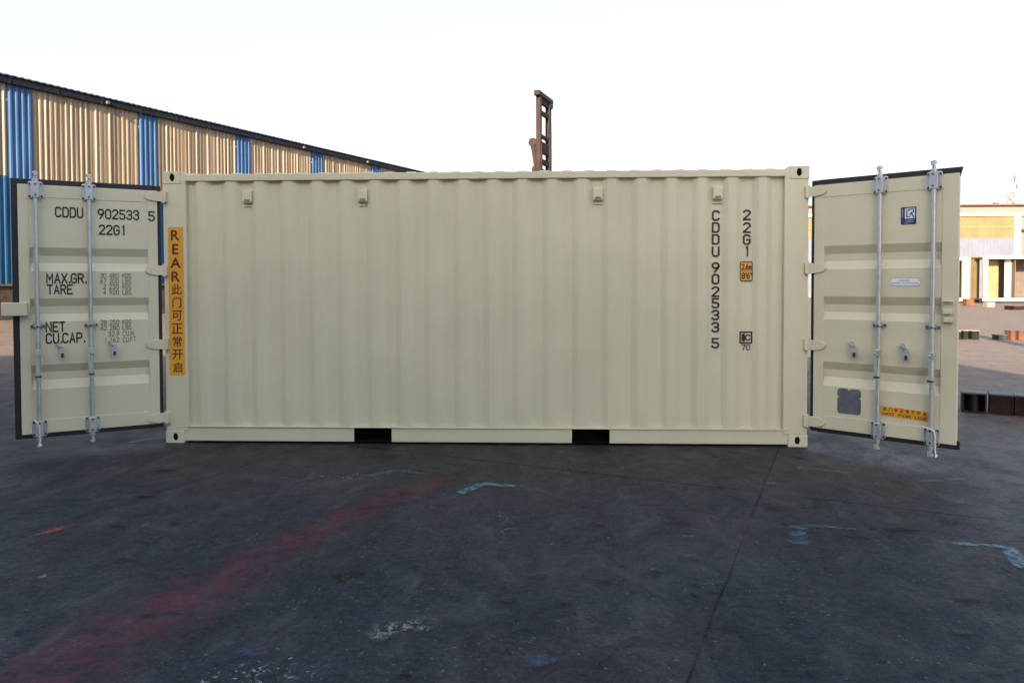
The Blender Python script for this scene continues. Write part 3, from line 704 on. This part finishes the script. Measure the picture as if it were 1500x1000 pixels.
# plastic cords tied to the bars
def cord(u, leaf, Q, pts, label):
    Mx = Matrix.Translation(leaf.location) @ leaf.rotation_euler.to_matrix().to_4x4()
    m = MB(); w = [Mx @ Vector(Q(*p)) for p in pts]
    m.tube(w, 0.0045, 7)
    e = w[-1]; m.tube([e, e + Vector((0.006, 0, -0.012)), e + Vector((-0.004, 0, -0.03))], [0.004, 0.012, 0.004], 7)
    tag(m.build("cord", MAT['cord'], smooth=True), label, "cord")
cord(0.99, DL, QL, [(1.022, 0.070, 0.325), (1.000, 0.074, 0.300), (0.986, 0.075, 0.270), (0.985, 0.075, 0.20), (0.984, 0.072, 0.14), (0.988, 0.070, 0.115)], "white plastic cord hanging from the outer locking bar of the left door")
cord(0.99, DR, QR, [(0.93, 0.060, 0.330), (0.965, 0.070, 0.325), (0.995, 0.080, 0.320), (1.022, 0.080, 0.300), (1.030, 0.078, 0.255), (1.028, 0.075, 0.20), (1.030, 0.075, 0.14), (1.034, 0.075, 0.118)], "white plastic cord hanging from the outer locking bar of the right door")

# ------------------------------------------------------------------ long shed on the left
AZ = math.atan2(0.498, 1.021)
wd = Vector((math.sin(AZ), math.cos(AZ), 0)); wn_ = Vector((math.cos(AZ), -math.sin(AZ), 0))
ORG = Vector((-22.18, 23.05, 0))
shed = thing("warehouse", ORG, "long warehouse of tan corrugated sheets with blue corrugated strips under a dark eave", "warehouse", math.atan2(wd.y, wd.x))
# local frame: x along the wall, -y towards the yard (right of travel), z up
def corr(m, s0, s1, z0, z1, pitch=0.225, dep=0.035, y=0.0, jit=0.0):
    n = max(1, round((s1 - s0) / pitch)); A = []; B = []
    p = (s1 - s0) / n
    rnd = random.Random(int(s0 * 10))
    for i in range(n):
        k = 1 + jit * rnd.uniform(-1.0, 0.5); e = 0.06 * rnd.uniform(-1, 1) * (1 if jit else 0)
        prof = ((0.0, 0), (0.18, 0), (0.26 + e, 0.5 * k), (0.34 + e, k), (0.62, k), (0.70, 0.5 * k), (0.78, 0))
        for f, h in prof:
            A.append((s0 + (i + f) * p, y - h * dep, z0)); B.append((s0 + (i + f) * p, y - h * dep, z1))
    A.append((s1, y, z0)); B.append((s1, y, z1))
    m.sheet(A, B)
def frp(name):
    m = bpy.data.materials.new(name); t, b = nodes(m); v = objco(t)
    n1 = noise(t, scaled(t, v, (2.2, 2.2, 0.03)), 1.0, 4, 0.7)
    c = mix(t, ramp(t, n1, 0.35, 0.65), (0.145, 0.106, 0.068), (0.235, 0.180, 0.120))
    n2 = noise(t, scaled(t, v, (4.5, 1, 0.10)), 1.0, 3, 0.6)
    c = mix(t, ramp(t, n2, 0.56, 0.72, 0, 0.75), c, (0.42, 0.35, 0.26))  # pale rib streaks: lighter sheets plus sun highlights put into the colour
    n3 = noise(t, v, 1.4, 6, 0.7)
    c = mix(t, ramp(t, n3, 0.5, 0.8, 0, 0.35), c, (0.09, 0.055, 0.03))
    t.links.new(c, b.inputs["Base Color"]); b.inputs["Roughness"].default_value = 0.42; b.inputs["Specular IOR Level"].default_value = 0.5
    return m
FRP = frp("tan_fibreglass_sheet")
BLU = paint("blue_corrugated_steel", (0.036, 0.092, 0.205), 0.65, spec=0.15, var=0.25, scale=1.2, stretch=(3, 3, 0.3))
BLU2 = paint("weathered_blue_steel", (0.012, 0.058, 0.13), 0.65, spec=0.15, var=0.3, scale=1.0, stretch=(3, 3, 0.3))
EAVE = paint("dark_eave_steel", (0.008, 0.011, 0.018), 0.7, spec=0.2, var=0.4)
BRK = paint("dirty_brick_plinth", (0.035, 0.024, 0.018), 0.85, var=0.5, scale=5, bump=0.5)
ROOFM = paint("grey_roof_sheet", (0.06, 0.065, 0.075), 0.6, var=0.3)
S0, S1, ZB, ZE = -18.0, 66.0, 6.15, 10.35
cols_s = [6.0 * n for n in range(-3, 12)]
edges = []
prev = S0
for c in cols_s:
    if c > prev + 0.3: edges.append((prev, c))
    prev = c + 1.02
edges.append((prev, S1))
for a, b in edges:
    m = MB(); corr(m, a, b, ZB, ZE, jit=0.85); m.build("tan_panel", FRP, shed, fix=False)
for c in cols_s:
    m = MB(); corr(m, c, c + 1.02, ZB - 0.1, ZE, 0.25, 0.05, -0.03); m.build("blue_strip", BLU, shed, fix=False)
m = MB(); corr(m, S0, S1, 1.55, ZB - 0.02, 0.25, 0.035, -0.02); m.build("lower_cladding", BLU2, shed, fix=False)
m = MB(); m.box(S0, S1, -0.12, 0.25, 0, 1.45); m.build("plinth", BRK, shed)
m = MB(); m.box(S0, S1, -0.22, 0.25, 1.452, 1.545); m.build("plinth_ledge", paint("mossy_ledge", (0.07, 0.065, 0.035), 0.8, var=0.4), shed, bevel=0.01)
m = MB(); m.box(S0 - 0.3, S1 + 0.3, -0.22, -0.05, 10.06, 10.34)
for x in range(int(S0), int(S1), 2): m.box(x, x + 0.08, -0.24, -0.221, 10.03, 10.35)
m.build("gutter", EAVE, shed, bevel=0.02)
m = MB(); n = int((S1 - S0 + 0.8) / 0.3); A, B = [], []
for i in range(n * 4 + 1):
    x = S0 - 0.4 + i * 0.075; h = 0.03 * (0.5 + 0.5 * math.cos(i * math.pi / 2)); A.append((x, -0.28, 10.40 + h)); B.append((x, 16.0, 13.2 + h))
m.sheet(A, B); A2 = [(x, y, z - 0.05) for x, y, z in A]; m.sheet(A2, A)
m.build("roof", ROOFM, shed, fix=False)
m = MB(); m.box(S0, S1, 15.6, 15.9, 0, 13.0); m.prism([(0.3, 0), (15.6, 0), (15.6, 13.0), (0.3, 10.4)], S0, S0 + 0.2, 'x'); m.prism([(0.3, 0), (15.6, 0), (15.6, 13.0), (0.3, 10.4)], S1 - 0.2, S1, 'x')
m.build("rear_wall", BLU2, shed)
m = MB()
for x in (4.2, 17.0, 23.2): m.box(x, x + 0.14, -0.36, -0.245, 10.10, 10.24)
m.build("gutter_bracket", paint("pale_bracket", (0.10, 0.09, 0.075), 0.6), shed, bevel=0.01)

# ------------------------------------------------------------------ steel blocks on the yard
RUST = paint("dark_red_brown_steel", (0.020, 0.008, 0.007), 0.6, spec=0.2, var=0.4, scale=6, c2=(0.045, 0.022, 0.012), lo=0.55, hi=0.8, bump=0.2)
ORUST = paint("orange_rusty_steel", (0.11, 0.042, 0.018), 0.75, var=0.35, scale=6, c2=(0.06, 0.022, 0.015), lo=0.5, hi=0.75, bump=0.2)
DKST = paint("dark_greenish_steel", (0.010, 0.0115, 0.010), 0.55, spec=0.25, var=0.4, scale=6)
LTST = paint("paler_steel_top", (0.065, 0.066, 0.07), 0.6, var=0.3, scale=10)  # top plates are paler and greyer than the block bodies
PALE = paint("pale_block_paint", (0.26, 0.23, 0.18), 0.6, var=0.2)
GRN = paint("dull_green_steel", (0.016, 0.028, 0.026), 0.6, var=0.3)
def steel_block(x, y, rz, w, d, h, mat, label, ribs=1, group="steel blocks lying about the yard", top=None):
    t = thing("steel_block", (x, y, 0), label, "steel block", rz, group)
    m = MB(); th = 0.018
    m.box(-w / 2, w / 2, -d / 2, d / 2, 0.0, th); m.box(-w / 2 + 0.01, w / 2 - 0.01, d / 2 - 0.05, d / 2 - 0.03, th + 0.0005, h - th - 0.0005)
    m.box(-w / 2, -w / 2 + 0.02, -d / 2 + 0.004, d / 2 - 0.055, th + 0.0005, h - th - 0.0005); m.box(w / 2 - 0.02, w / 2, -d / 2 + 0.004, d / 2 - 0.055, th + 0.0005, h - th - 0.0005)
    if ribs == 0: m.box(-w / 2 + 0.021, w / 2 - 0.021, -d / 2 + 0.010, -d / 2 + 0.03, th + 0.0005, h - th - 0.0005)
    for i in range(ribs):
        cx = -w / 2 + w * (i + 1) / (ribs + 1); m.tube([(cx, -d / 2 + 0.045, th), (cx, -d / 2 + 0.045, h - th)], 0.040, 12)
    m.build("block_body", mat, t, bevel=0.004)
    p = MB(); p.box(-w / 2 - 0.004, w / 2 + 0.004, -d / 2 - 0.002, d / 2, h - th, h); p.build("top_plate", top or LTST, t, bevel=0.003)
    return t
e = math.atan2(-0.30, 0.62)
d_ = Vector((math.cos(e), math.sin(e), 0)); b0 = Vector((5.50, 1.86, 0))
for i, (dist, w, mt, rb, lb) in enumerate(((0.12, 0.245, DKST, 1, "dark greenish open steel block at the left end of the near row"),
                                          (0.385, 0.225, RUST, 0, "red brown steel block next to the dark greenish one in the near row"),
                                          (0.625, 0.235, RUST, 0, "red brown steel block cut by the right edge of the picture, near row"),
                                          (0.875, 0.235, RUST, 0, "red brown steel block just past the right edge of the picture"))):
    p = b0 + d_ * dist + Vector((0.05, 0.12, 0)); steel_block(p.x, p.y, e, w, 0.26, 0.235, mt, lb, rb)
for x, y, w, h, mt, lb in ((11.62, 12.9, 0.22, 0.22, DKST, "dark steel block half hidden by the right door edge in the sunny yard"),
                           (11.86, 12.9, 0.13, 0.24, DKST, "narrow dark steel block between two others in the sunny yard"),
                           (12.08, 12.85, 0.19, 0.24, DKST, "dark steel block with long shadow, right of the narrow dark one in the sunny yard"),
                           (12.72, 12.75, 0.26, 0.13, GRN, "low dull green steel block beside the rusty orange pair"),
                           (12.92, 12.65, 0.13, 0.25, ORUST, "left block of the rusty orange pair in the sunny yard"),
                           (13.10, 12.60, 0.15, 0.25, ORUST, "right block of the rusty orange pair in the sunny yard"),
                           (28.4, 41.0, 0.55, 0.45, ORUST, "rusty orange block in front of the nearest open cream cabin"),
                           (28.0, 38.2, 0.5, 0.3, PALE, "pale block lying in front of the white corner post of the far cabin"),
                           (26.8, 33.8, 0.9, 0.22, RUST, "long low brown block on the far yard below the open cabin"),
                           (27.7, 33.7, 0.45, 0.28, ORUST, "rusty orange block beside the long low brown one on the far yard")):
    steel_block(x, y, 0.15, w, 0.26 if w < 0.3 else w * 0.8, h, mt, lb, 0, top=(PALE if mt is DKST else None))

# ------------------------------------------------------------------ open cream cabins across the yard
CRM = paint("sunlit_cream_cabin_paint", (0.42, 0.37, 0.26), 0.5, var=0.08)
WHT = paint("white_cabin_rail_paint", (0.50, 0.47, 0.42), 0.5, var=0.05)
OLV = paint("shaded_olive_brown_steel", (0.085, 0.06, 0.028), 0.7, var=0.15, stretch=(1, 1, 0.3))  # olive kept dark in the colour to look shaded
OLV2 = paint("brightened_olive_lining", (0.22, 0.16, 0.075), 0.7, var=0.15)  # lighter copy of the olive, brightened in colour against the cabin's shade
LIN = paint("brown_grey_lining", (0.10, 0.078, 0.066), 0.7, var=0.12)
def cabin(x0, x1, y0, y1, h, label, panels, inner, post=0.28, rail=0.20):
    t = thing("open_cabin", (x0, y0, 0), label, "open cabin"); w = x1 - x0; d = y1 - y0
    m = MB(); m.box(0, w, 0, 0.16, 0.12, 0.36); m.box(0, w, d - 0.16, d, 0.12, 0.36); m.build("bottom_rail", WHT, t, bevel=0.02)
    m = MB(); m.box(0, w, -0.05, 0.2, h - rail, h); m.box(0, w, d - 0.2, d, h - rail, h); m.build("top_rail", WHT, t, bevel=0.02)
    for px in (0, w - post):
        for py in (0.001, d - 0.201):
            m = MB(); m.box(px, px + post, py, py + 0.2, 0.361, h - rail - 0.001); m.build("corner_post", CRM, t, bevel=0.02)
    m = MB(); m.box(0.02, w - 0.02, 0.17, d - 0.17, 0.22, 0.34); m.build("floor_board", LIN, t)
    m = MB(); m.box(0.0, w, 0.21, d - 0.21, h - 0.10, h - 0.02); m.build("roof", CRM, t)
    for a, b, yy, mt in panels:
        m = MB(); corr(m, a, b, 0.36, h - rail - 0.005, 0.28, 0.04, yy); m.build("panel", mt, t, fix=False)
    for xx, mt in inner:
        m = MB(); m.box(xx, xx + 0.05, 0.22, d - 0.22, 0.36, h - rail - 0.005); m.build("end_panel", mt, t)
    m = MB()
    for px in (0.1, w - 0.5):
        for py in (0.05, d - 0.45): m.box(px, px + 0.4, py, py + 0.4, 0, 0.119)
    m.build("support_block", BRK, t)
    return t
cabin(26.6, 31.80, 46.6, 49.1, 3.30, "cream open cabin partly hidden behind the right container door", [(0.3, 4.1, 2.25, LIN)], [(4.05, LIN)], post=0.54)
t = thing("storage_container", (31.70, 47.6, 0), "olive brown storage container standing end on between the two cream cabins", "storage container")
m = MB(); corr(m, 0.06, 1.30, 0.16, 3.10, 0.28, 0.04, 0.03); m.build("end_wall", OLV, t, fix=False)
m = MB(); m.box(0, 0.055, 0.0, 2.5, 0.05, 3.22); m.box(1.305, 1.36, 0.0, 2.5, 0.05, 3.22); m.build("side_wall", OLV, t)
m = MB(); m.box(0.056, 1.304, -0.01, 2.5, 3.11, 3.22); m.build("roof", OLV, t); m = MB(); m.box(0.056, 1.304, 0.0, 2.5, 0.05, 0.155); m.build("sill", BRK, t)
cabin(32.62, 38.8, 46.4, 48.9, 3.42, "open sided cabin with white rails at the right edge of the picture", [(1.10, 1.80, 1.2, OLV2), (1.86, 2.34, 0.6, CRM), (2.42, 5.8, 2.2, LIN)], [(2.36, LIN), (5.6, LIN)], post=0.30, rail=0.22)
# ------------------------------------------------------------------ far building on the right
fb = thing("factory_building", (16, 65.4, 0), "pale factory building with a yellow corrugated band over a lavender wall behind the cream cabins", "factory")
BGE = paint("beige_render", (0.14, 0.13, 0.115), 0.8, var=0.08, scale=0.4)
YEL = paint("yellow_corrugated_sheet", (0.175, 0.112, 0.048), 0.5, var=0.15, scale=0.8, c2=(0.11, 0.062, 0.024), lo=0.55, hi=0.8)
LAV = paint("pale_lavender_sheet", (0.115, 0.125, 0.175), 0.5, var=0.08, scale=0.5)
PBL = paint("pale_blue_panel", (0.13, 0.18, 0.22), 0.5, var=0.05)
PCH = paint("peach_panel", (0.17, 0.11, 0.075), 0.6, var=0.05)
TILE = paint("reddish_eave_tile", (0.12, 0.06, 0.04), 0.7, var=0.3)
WTR = paint("white_trim_paint", (0.80, 0.80, 0.78), 0.5, var=0.03)
m = MB(); m.box(0, 48, 0, 14, 0, 9.0); m.build("wall", BGE, fb)
m = MB(); m.box(-0.3, 48.3, -0.35, 14.3, 9.005, 9.14); m.box(28.9, 29.3, -0.38, 0.1, 9.145, 9.28)
m.build("eave", TILE, fb, bevel=0.02)
m = MB(); corr(m, 6, 30.9, 5.87, 8.0, 0.35, 0.05, -0.05); m.build("yellow_band", YEL, fb, fix=False)
m = MB(); m.box(6, 30.9, -0.13, -0.01, 6.85, 6.95); m.build("band_rail", paint("pale_yellow_rail", (0.22, 0.16, 0.08), 0.6), fb)
m = MB(); corr(m, 6, 30.9, 0.05, 5.86, 0.35, 0.05, -0.05); m.build("lavender_wall", LAV, fb, fix=False)
m = MB(); m.box(5.6, 31.9, -0.30, -0.01, 8.01, 8.22); m.box(30.95, 31.45, -0.25, -0.012, 0.01, 8.0); m.build("white_trim", WTR, fb, bevel=0.02)
m = MB(); m.box(31.6, 40, -0.5, -0.01, 6.55, 6.75); m.build("canopy", paint("grey_canopy", (0.18, 0.17, 0.16), 0.7), fb, bevel=0.02)
m = MB(); m.box(31.9, 33.0, -0.06, -0.005, 0.02, 6.5); m.build("blue_door_panel", PBL, fb); m = MB(); m.box(33.1, 40, -0.05, -0.005, 0.02, 6.5); m.build("peach_panel", PCH, fb)

# ------------------------------------------------------------------ bare poplars far behind
BARK = paint("grey_bark", (0.20, 0.17, 0.15), 0.8, var=0.2)
def poplar(x, y, h, seed, label):
    rnd = random.Random(seed); t = thing("bare_tree", (x, y, 0), label, "tree", group="bare trees beyond the factory")
    m = MB(); m.tube([(0, 0, 0), (0.1, 0, h * 0.4), (0, 0.1, h * 0.75), (0.05, 0, h)], [0.28, 0.2, 0.10, 0.02], 8); m.build("trunk", BARK, t)
    c = MB()
    def limb(p, d, l, r, lv):
        q = p + d * l; c.tube([p, p + d * l * 0.5 + Vector((rnd.uniform(-1, 1), rnd.uniform(-1, 1), 0)) * l * 0.04, q], [r, r * 0.75, r * 0.4], 4)
        if lv > 0:
            for k in range(6):
                f = rnd.uniform(0.25, 1); dd = (d + Vector((rnd.uniform(-.6, .6), rnd.uniform(-.6, .6), rnd.uniform(0, .5)))).normalized()
                limb(p + d * l * f, dd, l * rnd.uniform(0.35, 0.55), max(0.012, r * 0.5), lv - 1)
    for k in range(34):
        z = h * rnd.uniform(0.2, 0.97); a = rnd.uniform(0, 6.28); l = (h - z) * 0.22 + 1.0
        limb(Vector((0, 0, z)), Vector((math.cos(a) * 0.42, math.sin(a) * 0.42, 1)).normalized(), l, 0.05, 2)
    c.build("crown", BARK, t, fix=False)
poplar(86.8, 127.5, 20.6, 3, "tall slim bare tree above the factory roof near the right edge")
poplar(90.2, 127.5, 19.6, 5, "bare tree cut by the right edge of the picture above the factory roof")

# ------------------------------------------------------------------ lift truck whose mast rises behind the container
MST = paint("brown_mast_steel", (0.024, 0.0135, 0.010), 0.7, spec=0.2, var=0.25, scale=2, c2=(0.042, 0.024, 0.016), lo=0.55, hi=0.8)
MSD = paint("dark_mast_steel", (0.010, 0.006, 0.005), 0.7, spec=0.2, var=0.3)
YLW = paint("dull_orange_truck_paint", (0.45, 0.20, 0.05), 0.5, var=0.15)
TYR = paint("truck_tyre_rubber", (0.02, 0.02, 0.02), 0.8)
GLS = paint("dark_cab_glass", (0.02, 0.025, 0.03), 0.1)
MA = Vector((0.510, 17.485, 0)); MBv = Vector((0.829, 18.40, 0))
ax = (MBv - MA); wid = ax.length
lt = thing("forklift", (MA + MBv) / 2, "brown forklift mast rising behind the cream container roof", "forklift", math.atan2(ax.y, ax.x))
hw = wid / 2
for s, top in ((-1, 7.80), (1, 7.78)):
    m = MB(); x = s * hw
    m.box(x - 0.085, x + 0.085, -0.080, 0.080, 0.12, top); m.box(x - 0.055, x + 0.055, -0.115, -0.0805, 0.15, 6.2)
    m.build("mast_rail", MST, lt, bevel=0.012)
m = MB(); m.box(-hw - 0.24, hw + 0.30, -0.10, 0.10, 7.785, 7.95); m.tube([(hw + 0.16, -0.10, 7.72), (hw + 0.16, 0.10, 7.72)], 0.12, 14)
m.build("top_bar", MST, lt, bevel=0.02)
m = MB()
for z0, z1 in ((7.58, 7.775), (7.22, 7.36), (6.44, 6.56), (5.93, 6.32), (5.56, 5.74), (5.3, 5.4), (3.2, 3.4), (1.0, 1.2)): m.box(-hw + 0.087, hw - 0.087, -0.05, 0.05, z0, z1)
m.build("cross_member", MSD, lt, bevel=0.01)
m = MB(); x = -hw
m.tube([(x - 0.10, 0.20, 6.26), (x + 0.12, 0.20, 6.26)], 0.15, 14); m.prism([(0.09, 6.2), (0.30, 6.2), (0.24, 5.95), (0.19, 5.6), (0.17, 5.5), (0.24, 5.38), (0.24, 5.15), (0.09, 5.0)], x - 0.08, x + 0.08, 'x')
m.build("lift_cylinder", MST, lt, bevel=0.01)
m = MB(); m.tube([(hw + 0.26, -0.02, 7.70), (hw + 0.27, -0.03, 6.4), (hw + 0.26, -0.02, 3.0), (hw + 0.2, 0, 1.2)], 0.014, 6); m.tube([(hw + 0.05, -0.02, 5.72), (hw + 0.30, -0.02, 5.72)], 0.012, 6)
m.build("hydraulic_hose", paint("grey_hose", (0.3, 0.3, 0.32), 0.6), lt)
m = MB(); m.prism([(-0.25, 0.45), (-3.0, 0.45), (-3.1, 1.5), (-2.2, 1.65), (-0.25, 1.25)], -0.75, 0.75, 'x'); m.build("body", YLW, lt, bevel=0.05)
m = MB()
for sx in (-0.62, 0.62):
    for sy in (-0.7, -2.0): m.tube([(sx, sy, 1.4), (sx, sy * 0.95 - 0.05, 2.5)], 0.045, 8)
m.box(-0.7, 0.7, -2.05, -0.65, 2.501, 2.58); m.build("cab_guard", MSD, lt)
m = MB(); m.box(-0.5, 0.5, -1.9, -1.75, 1.6, 2.2); m.box(-0.4, 0.4, -1.74, -1.2, 1.45, 1.6); m.build("seat", TYR, lt, bevel=0.03)
for sx in (-0.78, 0.78):
    for sy in (-0.75, -2.45):
        m = MB(); m.tube([(sx - 0.13, sy, 0.42), (sx + 0.13, sy, 0.42)], 0.42, 20); m.build("wheel", TYR, lt, bevel=0.04)
for sx in (-0.35, 0.35):
    m = MB(); m.box(sx - 0.07, sx + 0.07, 0.35, 1.5, 0.14, 0.19); m.box(sx - 0.07, sx + 0.07, 0.30, 0.349, 0.14, 0.9); m.build("fork", MSD, lt)
m = MB(); m.box(-0.6, 0.6, 0.24, 0.295, 0.4, 0.95); m.build("carriage", MSD, lt)

# ------------------------------------------------------------------ the hall behind the photographer whose shade covers this part of the yard
hall = thing("factory_hall", (3.50, -12.0, 0), "plain grey factory hall standing behind the photographer", "factory hall")
m = MB(); m.box(-44, 0, -26, 0, 0, 8.35); m.build("wall", paint("grey_hall_cladding", (0.40, 0.40, 0.39), 0.7, var=0.1, scale=0.5), hall)
m = MB(); m.prism([(-0.0, 8.355), (-26.0, 8.355), (-13.0, 10.2)], -44, 0, 'x'); m.build("roof", ROOFM, hall)
for k in range(6):
    m = MB(); x = -5 - 7 * k; m.box(x - 3.2, x, 0.002, 0.06, 5.2, 6.8); w_ = m.build("window", WTR, hall)
    m = MB(); m.box(x - 3.05, x - 0.15, 0.061, 0.07, 5.35, 6.65); m.build("pane", GLS, w_)

lp = thing("added_lamp_post", (7.42, -9.6, 0), "unseen grey lamp post added to cast a thin shadow across the sunny yard", "lamp post")  # unseen post, added for the shadow band it throws over the yard
m = MB(); m.tube([(0, 0, 0), (0, 0, 5), (0, 0, 9.6)], [0.19, 0.17, 0.15], 12); m.build("pole", MAT['zincdull'], lp)
m = MB(); m.box(-0.25, 0.25, -0.16, 0.16, 9.605, 9.85); m.build("lamp_head", MAT['zincdull'], lp, bevel=0.03)
